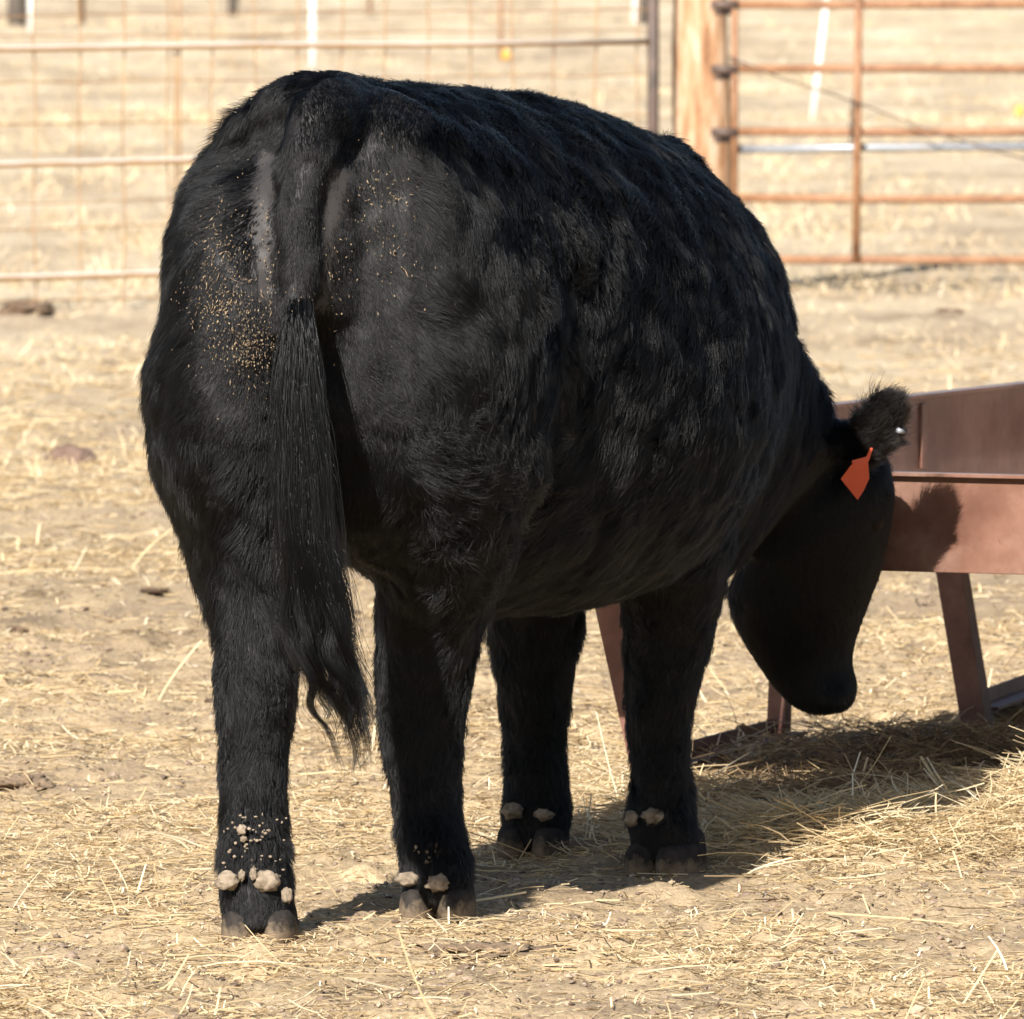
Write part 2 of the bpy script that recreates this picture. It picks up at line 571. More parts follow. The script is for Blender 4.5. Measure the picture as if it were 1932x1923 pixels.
for z in zs[2:5]:
    b = MB(); b.tube([(gx(1341), GY - .01, z - .002), (gx(1392), GY - .01, z - .002)], .0175, 10)
    b.tube([(gx(1352), GY - .01, z - .03), (gx(1380), GY + .1, z - .03)], .012, 8)
    b.build('hinge', m_dark, gate, True)
b = MB(); b.tube([(gx(1388), GY + .045, gz(283)), (gx(1660), GY + .045, gz(279)), (gx(1386) + 3.3, GY + .045, gz(268))], .0165, 10)
o = b.build('cross_pipe', m_galv, gate, True); o['label'] = 'grey galvanised pipe behind the rusty bars'

b = MB()
for k in range(9):
    c0 = np.array([gx(1607) + .004 * math.sin(k * 2) - .006 * k / 8, GY - .052, gz(188) - k * .0185])
    pts = []
    for q in range(13):
        a = 2 * math.pi * q / 12
        w_, h_ = .007 * math.cos(a), .0135 * math.sin(a)
        pts.append(c0 + (np.array([w_, 0, h_]) if k % 2 else np.array([0, w_, h_])))
    b.tube(pts, .0028, 6)
o = b.build('chain', m_dark, None, True)
tag(o, 'short dark chain hanging on the upright of the rusty gate', 'chain')
b = MB(); b.tube([W(1375, 108, GY - .03), W(1425, 127, GY - .05), W(1480, 150, GY - .06), W(1545, 170, GY - .05), W(1612, 192, GY - .045), W(1690, 222, GY - .05), W(1750, 245, GY - .06), W(1840, 274, GY - .05), W(1932, 300, GY - .04), W(2060, 322, GY - .03)], .0036, 6)
o = b.build('loose_wire', m_dark, None, True)
tag(o, 'loose dark wire sagging diagonally across the rusty gate bars', 'wire')

# ------------------------------------------------------------------ far posts in the pasture
m_old = rough_mat('old_post', [(.3, (.055, .048, .042)), (.6, (.12, .10, .085)), (.8, (.22, .18, .14))], 6, .9, .5, 30, stretch=(3, 3, .5))


def far_post(name, u, vb, width, height, mat, label, cat, group, lean=0.0, n=10):
    p = G(u, vb)
    zb = float(gh(p[0], p[1]))
    b = MB()
    b.tube([(p[0] + lean * (z - 0), p[1], zb + z) for z in (-.1, height * .35, height * .7, height)], [width / 2, width / 2, width / 2 * .96, width / 2 * .93], n)
    o = b.build(name, mat, None, True)
    tag(o, label, cat, group)


far_post('timber_post', 33, 72, .19, 1.5, m_old, 'thick dark timber post at upper left of the far pasture fence', 'fence post', 'dark timber posts across the pasture')
far_post('timber_post', 440, 66, .10, 1.4, m_old, 'dark timber post behind the mesh, midway between thick post and cow tail', 'fence post', 'dark timber posts across the pasture')
far_post('timber_post', 1217, 64, .11, 1.4, m_old, 'dark timber post seen just beside the mesh fence end post', 'fence post', 'dark timber posts across the pasture')
wp = 'white stakes in the pasture'
far_post('white_stake', 590, 124, .052, 1.2, m_white, 'upright white stake rising straight behind the cow tail head', 'stake', wp)
far_post('white_stake', 1533, 192, .040, 1.15, m_white, 'leaning white stake behind the rusty pipe gate', 'stake', wp, lean=.115)
far_post('white_stake', 59, 95, .052, 1.2, m_white, 'white stake standing right beside the thick dark timber post', 'stake', wp)
far_post('white_stake', 1199, 62, .055, 1.2, m_white, 'white stake beside the timber post near the mesh fence end', 'stake', wp)
rp_ = 'thin rusty posts across the pasture'
far_post('steel_post', 155, 68, .05, 1.3, m_rust, 'thin rusty steel post near the thick dark timber post', 'fence post', rp_)
far_post('steel_post', 698, 66, .04, 1.3, m_rust, 'thin rusty steel post just right of the upright white stake', 'fence post', rp_)
far_post('steel_post', 945, 112, .035, 1.2, m_rust, 'thin rusty steel post behind the mesh above the cow back', 'fence post', rp_)
m_orange = rough_mat('orange_plastic', [(.3, (.62, .30, .05)), (.7, (.75, .42, .08))], 8, .6, 0)
for u, v, lab in ((955, 112, 'small orange marker in the grass behind the mesh fence'), (1924, 192, 'small orange marker in the grass behind the pipe gate')):
    p = G(u, v)
    b = MB(); z = float(gh(p[0], p[1]))
    b.tube([(p[0], p[1], z), (p[0], p[1], z + .02), (p[0], p[1], z + .06), (p[0], p[1], z + .085)], [.03, .036, .032, .012], 10)
    o = b.build('orange_marker', m_orange, None, True); tag(o, lab, 'marker', 'orange markers in the pasture')
fw = empty('far_wire_fence', (-5, 106, 0), 'thin wire strands of the fence far across the pasture', 'fence')
for z in (.33, .62, .9, 1.2):
    b = MB(); b.tube([(-7 + k, 106.2, z + .3 * float(vfbm(np.array([-7. + k]), np.array([106.]), .09, 3)[0]) + .01 * math.sin(k * 2.0)) for k in range(15)], .006, 5); b.build('strand', m_wire, fw)

# ================================================================== LUMPS ON THE GROUND
m_dung = rough_mat('dried_dung', [(.3, (.07, .042, .024)), (.5, (.15, .095, .055)), (.75, (.26, .18, .11))], 30, .95, .9, 90, bdist=.006)
m_crumbly = rough_mat('crumbled_dung', [(.3, (.12, .075, .042)), (.5, (.22, .15, .09)), (.75, (.36, .26, .16))], 45, .95, .9, 110, bdist=.006)
m_purple = rough_mat('crusted_dung', [(.3, (.11, .065, .045)), (.6, (.19, .125, .09)), (.8, (.26, .18, .13))], 14, .9, .5, 50)


def lump(name, u, v, sx, sy, sz, mat, label, cat, group=None, seed=0, jag=.35, yoff=0, freq=2.2):
    p = G(u, v)
    bm = bmesh.new()
    bmesh.ops.create_icosphere(bm, subdivisions=5, radius=1)
    for w in bm.verts:
        c = w.co.copy()
        q = 1 + jag * mnoise.fractal(c * freq + Vector((seed * 3.7, seed, 0)), 1.0, 2.1, 5)
        w.co = Vector((c.x * sx * q, c.y * sy * q, max(c.z, -.35) * sz * q))
    me_ = bpy.data.meshes.new(name); bm.to_mesh(me_); bm.free()
    me_.polygons.foreach_set('use_smooth', np.full(len(me_.polygons), True))
    me_.materials.append(mat)
    o = bpy.data.objects.new(name, me_); COL.objects.link(o)
    o.location = (p[0], p[1] + yoff, float(gh(p[0], p[1])))
    tag(o, label, cat, group)
    return o


lump('dung_pat', 132, 880, .074, .10, .052, m_purple, 'smooth reddish-brown dung pat alone on straw left of the cow', 'dung', None, 1, .16, 0, 1.2)
lump('dung_pat', 52, 590, .105, .28, .034, m_dung, 'dark dung pat with grass below the mesh fence bottom rail', 'dung', None, 2, .3)
lump('dung_crumbs', 42, 1492, .048, .13, .022, m_crumbly, 'crumbly dark brown dung at the picture edge near the left hind leg', 'dung', None, 3, .7, 0, 3)
lump('dung_crumbs', 915, 1792, .095, .10, .012, m_crumbly, 'low crumbled brown dung in front of the right hind hoof', 'dung', None, 4, .8, 0, 3.5)
lump('dirt_clod', 1402, 1438, .026, .03, .060, m_dung, 'tall dark dirt clod standing against the trough skid rail', 'clod', None, 5, .14, 0, 1.4)
lump('dirt_clod', 1880, 1330, .024, .04, .036, m_dung, 'small grey-brown clod beside the right trough leg', 'clod', None, 6, .35)
lump('dung_pat', 1788, 592, .05, .12, .018, m_dung, 'small dark dung pat in straw below the pipe gate', 'dung', None, 7, .4)
lump('dirt_clod', 285, 1120, .04, .05, .006, m_dung, 'low flat brown clod with a pale stalk beside it', 'clod', None, 8, .6, 0, 3)
lump('dirt_clod', 30, 1190, .022, .04, .010, m_dung, 'little brown clod at the left picture edge above dung crumbs', 'clod', None, 9, .6, 0, 3)

# ================================================================== FEED TROUGH
m_red, nt, bs = nmat('red_oxide_steel')
base = ramp(nt, [(.32, (.075, .032, .022)), (.5, (.145, .070, .048)), (.68, (.24, .128, .09))], noise_tex(nt, 3.5, 8, .62).outputs[0])
dust = ramp(nt, [(.48, (0, 0, 0)), (.78, (.45, .45, .45))], noise_tex(nt, 9, 9, .7).outputs[0])
c = mixc(nt, dust.outputs[0], base.outputs[0], (.33, .235, .18))
specks = ramp(nt, [(.60, (0, 0, 0)), (.68, (1, 1, 1))], noise_tex(nt, 38, 7, .75).outputs[0])
c = mixc(nt, specks.outputs[0], c, (.12, .055, .04))
nt.links.new(c, bs.inputs['Base Color'])
bs.inputs['Roughness'].default_value = .30
bp = nd(nt, 'ShaderNodeBump', i_Strength=.25, i_Distance=.003)
nt.links.new(noise_tex(nt, 22, 6, .6).outputs[0], bp.inputs['Height'])
nt.links.new(bp.outputs[0], bs.inputs['Normal'])
m_leg = rough_mat('dark_red_steel', [(.3, (.075, .03, .022)), (.5, (.14, .06, .045)), (.75, (.22, .12, .085))], 12, .6, .3, 50)  # legs and skids: a darker red-brown than the trough panels
m_inside = rough_mat('dusty_trough_floor', [(.3, (.27, .18, .14)), (.55, (.42, .32, .26)), (.8, (.50, .41, .33))], 6, .75, .3, 30)
te = np.array([.913, -.407, 0]); te /= np.linalg.norm(te)
tl = np.array([-te[1], te[0], 0])
T0 = np.array([-.020, 19.375, 0])
TW, TLN = .966, 3.05


def tp(a, l, z):
    return T0 + te * a + tl * l + np.array([0, 0, z])


zv = np.array([0, 0, 1.0])
tr = empty('feed_trough', tp(TW / 2, TLN / 2, 0), 'dull red steel feed trough on slanted legs beside the cow head', 'trough')


def sheet(name, c, hx, hy, hz, mat=m_red, bevel=.0015):
    b = MB(); b.prism(c, hx, hy, hz)
    return b.build(name, mat, tr, False, bevel)


for l, s in ((0, -1), (TLN, 1)):
    sheet('end_panel', tp(TW / 2, l, .503), te * (TW / 2), tl * .002, zv * .080)
    sheet('rim', tp(TW / 2, l + s * .004, .586), te * (TW / 2 + .004), tl * .014, zv * .0032, bevel=.001)
for a, s in ((0, -1), (TW, 1)):
    sheet('side_panel', tp(a, TLN / 2, .532 if a == 0 else .512), te * .002, tl * (TLN / 2 - .006), zv * (.088 if a == 0 else .07))
    sheet('rim', tp(a + s * .003, TLN / 2,   .622 if a == 0 else .585), te * .018, tl * (TLN / 2), zv * .0032, bevel=.001)
    for l, s2 in ((0, -1), (TLN, 1)):
        sheet('corner_angle', tp(a + s * .004, l + s2 * .004, .505), te * .003, tl * .012, zv * .088)
sheet('floor', tp(TW / 2, TLN / 2, .446), te * (TW / 2 - .004), tl * (TLN / 2 - .006), zv * .003, m_inside)
for l in (.9, 1.9):
    sheet('seam_strap', tp(.005, l, .548), te * .003, tl * .012, zv * .06)


def angle_leg(name, top, bot, w=.05):
    top, bot = np.array(top, float), np.array(bot, float)
    for_ax = bot - top
    L = np.linalg.norm(for_ax); ax = for_ax / L
    sx = np.cross(ax, tl); sx /= np.linalg.norm(sx)
    if sx @ te < 0:
        sx = -sx
    sy = np.cross(ax, sx)
    if sy @ tl < 0:
        sy = -sy
    prof = [(-1, 0), (1, 0), (1, 1.6), (.8, 1.6), (.8, .2), (-1, .2)]
    rg = [[p + sx * (q[0] * w / 2) + sy * (q[1] * w / 2) for q in prof] for p in (top, bot)]
    b = MB(); b.loft(rg)
    return b.build(name, m_leg, tr, False, .0012)


legA_b, legA_t = W(1226, 1497, 19.75), W(1148, 1145, 19.75)
legA_t = legA_t + (legA_t - legA_b) * .42
angle_leg('leg', legA_t, legA_b, .052)
legB_b, legB_t = W(1462, 1424, 20.6), W(1466, 1310, 20.6)
legB_t = legB_t + (legB_t - legB_b) * 2.9
angle_leg('leg', legB_t, legB_b, .036)
legC_b, legC_t = W(1838, 1376, 21.2), W(1790, 1085, 21.2)
legC_t = legC_t + (legC_t - legC_b) * .62
angle_leg('leg', legC_t, legC_b, .050)
for l in (.95, 2.3):
    angle_leg('leg', tp(TW - .04, l, .455), tp(TW - .1, l + .06, .0), .05)
for A, B in ((W(1200, 1495, 19.75), W(1478, 1418, 20.66)), (W(1840, 1370, 21.25), W(1840, 1370, 21.25) + np.array([.30, 1.25, 0])), (tp(TW - .2, .2, .0), tp(TW - .2, 2.7, 0))):
    A, B = A.copy(), B.copy(); A[2] = B[2] = .034
    d = (B - A) / 2
    nrm = np.array([d[1], -d[0], 0]); nrm /= np.linalg.norm(nrm)
    b = MB(); b.prism((A + B) / 2 - nrm * .004, d, nrm * .003, zv * .028)
    b.prism((A + B) / 2 + nrm * .022, d, nrm * .022, zv * .003 )
    b.build('skid', m_leg, tr, False)
# ================================================================== THE COW
# local axes of the trunk: origin on the ground under the tail head, forward 22 deg to the right of the view
HEAD_A = R(22)
TAIL0 = np.array([-.279, 17.05, 0])
CF = np.array([math.sin(HEAD_A), math.cos(HEAD_A), 0])
CR = np.array([math.cos(HEAD_A), -math.sin(HEAD_A), 0])
CZ = np.array([0, 0, 1.0])


def LW(x, y, z):
    return TAIL0 + CR * x + CF * y + CZ * z


NR = 28
TH = [2 * math.pi * k / NR for k in range(NR)]


def spow(c, e):
    return math.copysign(abs(c) ** e, c)


def catmull(rows, sub=4):
    """smooth interpolation of a table whose first column is the parameter"""
    rows = np.array(rows, float)
    out = []
    n = len(rows)
    for i in range(n - 1):
        p0, p1, p2, p3 = rows[max(i - 1, 0)], rows[i], rows[i + 1], rows[min(i + 2, n - 1)]
        for k in range(sub):
            t = k / sub
            out.append(.5 * ((2 * p1) + (-p0 + p2) * t + (2 * p0 - 5 * p1 + 4 * p2 - p3) * t * t + (-p0 + 3 * p1 - 3 * p2 + p3) * t ** 3))
    out.append(rows[-1])
    return np.array(out)


body = MB()
# y, top, bottom, height of widest, half width, top exponent
TRUNK = [
    (-.02, 1.16, .80, 1.00, .09, 1.0),
    (.02, 1.25, .70, .98, .18, 1.0),
    (.08, 1.28, .60, .97, .225, 1.0),
    (.20, 1.282, .54, .97, .245, 1.0),
    (.40, 1.270, .48, .93, .275, 1.0),
    (.60, 1.262, .445, .84, .335, 1.0),
    (.80, 1.250, .430, .80, .370, 1.0),
    (1.00, 1.214, .435, .80, .350, 1.0),
    (1.15, 1.184, .450, .82, .304, 1.0),
    (1.28, 1.150, .470, .84, .268, 1.0),
    (1.40, 1.080, .520, .82, .225, 1.0),
    (1.48, .97, .60, .78, .14, 1.0)]
rings = []
for y, zt, zb, zc, w, e in catmull(TRUNK, 3):
    ring = []
    for t in TH:
        c, s = math.cos(t), math.sin(t)
        ring.append(LW(w * spow(c, e), y, zc + (zt - zc) * spow(s, e) if s > 0 else zc + (zc - zb) * s))
    rings.append(ring)
body.loft(rings)


def limb(rows, shrink=-.004, sub=3, p=1.0, yaw=0.0):
    """rows: v, u_left, u_right, depth, half depth -> a limb with those widths"""
    rings = []
    for v, ul, ur, Y, hd in catmull(rows, sub):
        L_, R_ = W(ul, v, Y), W(ur, v, Y)
        c, a = (L_ + R_) / 2, (R_ - L_) / 2
        a = a * (1 - shrink / np.linalg.norm(a))
        b = np.array([0, max(hd - shrink, .02), 0])
        if yaw:                                  # turn the section to the heading of the body
            k = max(0.0, min(1.0, (1150 - v) / 250)) * yaw
            a = a - np.array([0, a[0] * math.tan(k), 0])
            b = np.array([b[1] * math.sin(k) * .6, b[1] * math.cos(k), 0])
        rings.append([c + a * spow(math.cos(t), p) + b * spow(math.sin(t), p) for t in TH])
    body.loft(rings)


# hams and hind legs
limb([(235, 455, 620, 17.28, .08), (300, 382, 625, 17.26, .17), (360, 342, 612, 17.24, .22), (450, 318, 604, 17.22, .26), (600, 303, 602, 17.2, .275),
      (690, 276, 600, 17.2, .28), (800, 277, 598, 17.2, .27), (900, 296, 590, 17.2, .25), (1000, 334, 582, 17.18, .2), (1100, 366, 575, 17.14, .14),
      (1180, 396, 568, 17.09, .105), (1260, 402, 566, 17.07, .088), (1340, 405, 556, 17.06, .072), (1430, 411, 547, 17.06, .066), (1520, 414, 542, 17.05, .066),
      (1590, 410, 548, 17.04, .072), (1650, 409, 553, 17.04, .074), (1700, 416, 553, 17.03, .066), (1730, 418, 553, 17.03, .067), (1757, 424, 548, 17.03, .062)])
limb([(235, 640, 850, 17.33, .08), (300, 628, 930, 17.30, .18), (360, 630, 980, 17.28, .22), (450, 622, 1022, 17.28, .26), (600, 622, 1045, 17.28, .29),
      (700, 634, 1046, 17.28, .295), (800, 648, 1036, 17.30, .29), (900, 668, 1022, 17.31, .26), (1000, 690, 995, 17.34, .21), (1100, 708, 955, 17.37, .16),
      (1190, 708, 915, 17.40, .115), (1270, 707, 895, 17.41, .095), (1340, 710, 884, 17.41, .078), (1430, 722, 872, 17.41, .068), (1510, 738, 872, 17.41, .066),
      (1570, 746, 882, 17.40, .072), (1625, 752, 894, 17.40, .074), (1670, 760, 893, 17.39, .066), (1690, 762, 890, 17.40, .067), (1715, 768, 884, 17.40, .062)], yaw=R(24))
# fore legs
limb([(700, 1150, 1400, 18.10, .14), (850, 1160, 1400, 18.08, .16), (1000, 1165, 1390, 18.10, .15), (1080, 1168, 1378, 18.11, .13), (1150, 1168, 1362, 18.12, .105),
      (1230, 1176, 1338, 18.13, .085), (1320, 1178, 1314, 18.13, .075), (1390, 1186, 1304, 18.14, .064), (1450, 1190, 1305, 18.14, .062), (1500, 1185, 1312, 18.15, .066),
      (1550, 1183, 1318, 18.15, .070), (1580, 1190, 1316, 18.15, .064), (1608, 1192, 1321, 18.155, .067), (1632, 1198, 1318, 18.155, .062)])
limb([(800, 960, 1160, 18.40, .12), (950, 930, 1130, 18.40, .13), (1080, 920, 1112, 18.42, .12), (1150, 918, 1102, 18.45, .10),
      (1215, 922, 1098, 18.47, .085), (1300, 937, 1080, 18.48, .075), (1390, 949, 1070, 18.49, .064), (1450, 950, 1072, 18.49, .062), (1500, 947, 1080, 18.5, .066),
      (1540, 946, 1077, 18.5, .068), (1570, 950, 1073, 18.5, .064), (1582, 950, 1073, 18.505, .067), (1603, 956, 1068, 18.505, .062)])


# neck and head: cross-sections between two picture points with a half thickness towards the viewer
def section(rows, shrink=-.003, sub=4):
    rings = []
    for ua, va, ub, vb, Y, hd in catmull(rows, sub):
        A, B = W(ua, va, Y), W(ub, vb, Y)
        c, a = (A + B) / 2, (B - A) / 2
        a = a * (1 - shrink / np.linalg.norm(a))
        b = np.array([0, max(hd - shrink, .02), 0])
        rings.append([c + a * math.cos(t) + b * math.sin(t) for t in TH])
    body.loft(rings)


section([(1330, 420, 1080, 980, 18.1, .18), (1395, 480, 1150, 1080, 18.25, .22), (1470, 582, 1230, 1120, 18.45, .22), (1530, 662, 1330, 1110, 18.65, .18), (1572, 760, 1400, 1070, 18.8, .14),
         (1600, 830, 1440, 1010, 18.9, .11)])
section([(1632, 822, 1470, 900, 18.92, .06), (1672, 860, 1420, 1000, 18.93, .10), (1688, 930, 1385, 1080, 18.95, .112), (1680, 1000, 1372, 1130, 18.97, .112), (1664, 1070, 1388, 1185, 18.98, .10),
         (1640, 1140, 1418, 1235, 18.99, .082), (1614, 1210, 1448, 1280, 19.0, .066), (1608, 1255, 1470, 1308, 19.0, .06), (1617, 1290, 1494, 1330, 19.0, .062), (1612, 1322, 1520, 1345, 19.0, .055),
         (1596, 1343, 1548, 1352, 19.0, .03)], -.004)
# muffle of the tail head
body.tube([W(705, 225, 17.28), W(645, 200, 17.12), W(606, 232, 17.01), W(575, 310, 16.965)], [.05, .06, .058, .042], 12)
# the flesh between the hams that the tail lies on
body.tube([W(592, 270, 17.07), W(590, 340, 17.045), W(590, 450, 17.04), W(596, 560, 17.05), W(602, 660, 17.08)], [.05, .078, .082, .075, .045], 16)
# tail dock
body.tube([W(600, 240, 17.01), W(572, 310, 16.975), W(563, 400, 16.955), W(563, 500, 16.945), W(568, 600, 16.94), W(575, 720, 16.93), W(582, 840, 16.92), W(588, 930, 16.92)],
          [.058, .039, .035, .033, .030, .022, .016, .011], 12)
# ear: a flattened leaf that cups open to the front
EAR = [(1602, 868, .022, .02), (1626, 834, .036, .018), (1656, 800, .046, .014), (1682, 770, .042, .011), (1697, 752, .026, .008)]
ear_rings = []
for u, v, w, th in EAR:
    c = W(u, v, 18.80)
    ax = np.array([.62, -.45, .64]); ax /= np.linalg.norm(ax)
    n_ = np.array([-.35, -.9, -.25]); n_ -= ax * (n_ @ ax); n_ /= np.linalg.norm(n_)
    s_ = np.cross(ax, n_)
    ear_rings.append([c + s_ * w * math.cos(t) + n_ * th * math.sin(t) for t in TH])
body.loft(ear_rings)
# the far ear
far_rings = []
for k, (w, th) in enumerate([(.022, .02), (.034, .018), (.042, .014), (.036, .011), (.02, .008)]):
    c = W(1600, 860, 19.05) + np.array([.012, .016, .022]) * k
    far_rings.append([c + np.array([.5, -.3, -.6]) * w * math.cos(t) * 1.1 + np.array([.75, -.5, .4]) * th * math.sin(t) for t in TH])
body.loft(far_rings)

# crotch, the fill of the left rump and the edge of the shoulder blade
body.tube([W(668, 900, 17.32), W(670, 1000, 17.3), W(672, 1062, 17.3)], [.10, .075, .038], 14)
body.tube([W(395, 320, 17.25), W(440, 268, 17.22), W(500, 228, 17.18), W(565, 195, 17.12), W(640, 195, 17.15)], [.03, .04, .048, .052, .05], 12)
body.tube([W(1240, 270, 18.25), W(1290, 335, 18.12), W(1350, 480, 18.0), W(1380, 620, 17.95)], [.03, .05, .055, .03], 12)
src = body.build('body_source', None)
md = src.modifiers.new('r', 'REMESH'); md.mode = 'VOXEL'; md.voxel_size = .0105
ms = src.modifiers.new('s', 'SMOOTH'); ms.iterations = 7; ms.factor = .5
dg = bpy.context.evaluated_depsgraph_get()
me = bpy.data.meshes.new_from_object(src.evaluated_get(dg))
bpy.data.objects.remove(src)
nv = len(me.vertices)
BV = np.empty(nv * 3, np.float32); me.vertices.foreach_get('co', BV); BV = BV.reshape(-1, 3).astype(float)
BN = np.empty(nv * 3, np.float32); me.vertices.foreach_get('normal', BN); BN = BN.reshape(-1, 3).astype(float)
# ------------------------------------------------------------------ skin
cow = empty('cow', TAIL0 + np.array([.2, .5, 0]), 'shaggy black cow seen from behind, head lowered, red tag in its ear', 'cow')
m_skin, nt, bs = nmat('black_hide')
at = nd(nt, 'ShaderNodeAttribute', attribute_name='bare')
skin_c = mixc(nt, at.outputs['Fac'], (.011, .010, .0105), (.036, .032, .031))
nt.links.new(skin_c, bs.inputs['Base Color'])
bs.inputs['Roughness'].default_value = .62
bs.inputs['Specular IOR Level'].default_value = .35


def near(P, pts, r):
    """soft mask round a list of points"""
    out = np.zeros(len(P))
    for q in pts:
        out = np.maximum(out, np.exp(-((P - q) ** 2).sum(1) / (r * r)))
    return out


Vl = BV - TAIL0
lx, ly, lz = Vl @ CR, Vl @ CF, BV[:, 2]


def strip(pts, r):
    """soft band through points given in the picture plane of the rump, for surface that faces backwards"""
    out = np.zeros(nv)
    for u, v in pts:
        q = W(u, v, 17.0)
        out = np.maximum(out, np.exp(-((BV[:, 0] - q[0]) ** 2 + (BV[:, 2] - q[2]) ** 2) / (r * r)))
    return out * (ly < .28) * (BN[:, 1] < .1)


dock = near(BV, [W(568, v, 16.94) for v in range(300, 640, 20)], .050)
bare = np.maximum(strip([(497 + .03 * (v - 330), v) for v in range(300, 560, 15)], .0125), strip([(646, 330), (642, 350), (637, 370), (632, 390), (627, 410), (622, 430), (617, 450), (613, 475), (611, 500), (609, 525), (608, 550), (608, 575)], .017))
bare = bare * np.clip((.62 - dock) / .3, 0, 1)
bare = np.clip(bare * 1.25 * (1 + .5 * fbm(BV, 60, 2, 3.0)), 0, 1)
head_ax = W(1556, 1330, 19.0) - W(1600, 830, 18.93)
head_ax /= np.linalg.norm(head_ax)
hp = (BV - W(1600, 830, 18.93))
is_head = (BV[:, 0] > W(1400, 0, 18.9)[0]) & (BV[:, 1] > 18.72) & (lz < .66)
is_ear = near(BV, [W(1650, 806, 18.8), W(1676, 776, 18.8), W(1692, 756, 18.8), W(1630, 830, 18.8)], .05)
is_tail = near(BV, [W(568, v, 16.93) for v in range(330, 640, 30)], .045)
leg = np.clip((.50 - lz) / .12, 0, 1) * ~is_head
curly = near(BV, [W(900, 860, 17.05), W(930, 960, 17.1), W(950, 1080, 17.2), W(860, 1040, 17.1), W(985, 900, 17.15)], .11)
curly = np.maximum(curly, .8 * near(BV, [W(1060, 640, 17.3), W(1100, 480, 17.35), W(1010, 520, 17.2)], .09))

LEN = np.full(nv, .032)
LEN = LEN * (1 - .30 * leg)
LEN = np.where(is_head, .014, LEN)
LEN = np.where((ly < .12) & (lz > .75) & (lx > -.14) & (lx < .14), np.minimum(LEN, .014), LEN)
LEN = LEN * (1 - .80 * bare ** 1.5)
LEN = np.where(is_tail > .5, .012 + .022 * np.clip((.95 - lz) / .12, 0, 1), LEN)
LEN = np.maximum(LEN, .046 * np.clip((curly - .2) * 3, 0, 1))
LEN = np.maximum(LEN, .036 * (is_ear > .45))
LEN = np.where((lx < -.16) & (ly < .35) & (lz > .5), LEN * 1.15, LEN)
LEN = np.where((lz > .085) & (lz < .155) & ~is_head, .027, LEN)
LEN = np.where(lz < .085, .014, LEN)
LEN = np.where(lz < .030, .006, LEN)
tuft = near(BV, [W(606, 165, 17.08), W(585, 175, 17.08)], .035)
LEN = np.where(tuft > .4, .034, LEN)
poll = near(BV, [W(1680, 880, 18.9), W(1690, 900, 18.87), W(1660, 855, 18.9)], .045)
LEN = np.where(poll > .4, .030, LEN)
# let the coat stand on a body that much slimmer
und = fbm(BV, 15.0, 2, 2.0) * np.clip((lz - .3) / .2, 0, 1) * ~is_head * (1 - bare) * (is_ear < .3)
BV2 = BV + BN * (und * .012 - np.clip(LEN * .36, 0, .011) * (is_ear < .3))[:, None]
me.vertices.foreach_set('co', BV2.astype(np.float32).ravel())
me.update()
a = me.attributes.new('bare', 'FLOAT', 'POINT'); a.data.foreach_set('value', bare.astype(np.float32))
me.name = 'body'
me.polygons.foreach_set('use_smooth', np.full(len(me.polygons), True))
me.materials.append(m_skin)
body_o = bpy.data.objects.new('body', me); COL.objects.link(body_o); attach(body_o, cow)

# ------------------------------------------------------------------ coat
flow = np.zeros((nv, 3))
flow += -CF * .68 - CZ * (.66 + .35 * np.clip((.80 - lz) / .3, 0, 1))[:, None]
flow += -CZ * 1.6 * leg[:, None]
rear = np.clip(1 - ly / .35, 0, 1)[:, None]
flow = flow * (1 - rear) + rear * (-CZ * (1.2 - .5 * np.clip((lz - .75) / .2, 0, 1))[:, None] + CR * (np.sign(lx) * np.clip(np.abs(lx) * 4.5, 0, .95) * np.clip((lz - .45) / .3, 0, 1))[:, None])
top = np.clip((lz - 1.13) / .1, 0, 1)[:, None]
flow = flow * (1 - top) + top * (-CF * 1.0 + CR * (np.sign(lx) * .5)[:, None] - CZ * .2)
flow[is_head] = head_ax
ear_dir = np.array([.62, -.45, .64])
flow = flow * (1 - is_ear[:, None]) + is_ear[:, None] * ear_dir
n1 = fbm(BV, 9.0, 2, 1.0); n2 = fbm(BV, 32.0, 2, 5.0); n3 = fbm(BV, 14.0, 2, 9.0)
swirl = n1 * .75 + n2 * (.45 + 2.2 * curly) + n1 * curly * 3.2
swirl = swirl * (1 - .7 * leg) * (1 - .8 * bare) * np.where(is_head, .3, 1)
lift = .34 + .05 * n1 + .12 * n3 + .16 * n2 + .45 * curly - .25 * bare + .12 * leg + .8 * (tuft > .4)
lift = np.where(lx + 0 * lx < -.17, lift + .10, lift)
lift = np.where(is_ear > .4, .8, np.where(is_head, .3, lift))
lift = np.clip(lift, .10, 1.1)
tang = flow - BN * (flow * BN).sum(1)[:, None]
tang /= np.linalg.norm(tang, axis=1)[:, None] + 1e-9
bit = np.cross(BN, tang)
tang = tang * np.cos(swirl)[:, None] + bit * np.sin(swirl)[:, None]

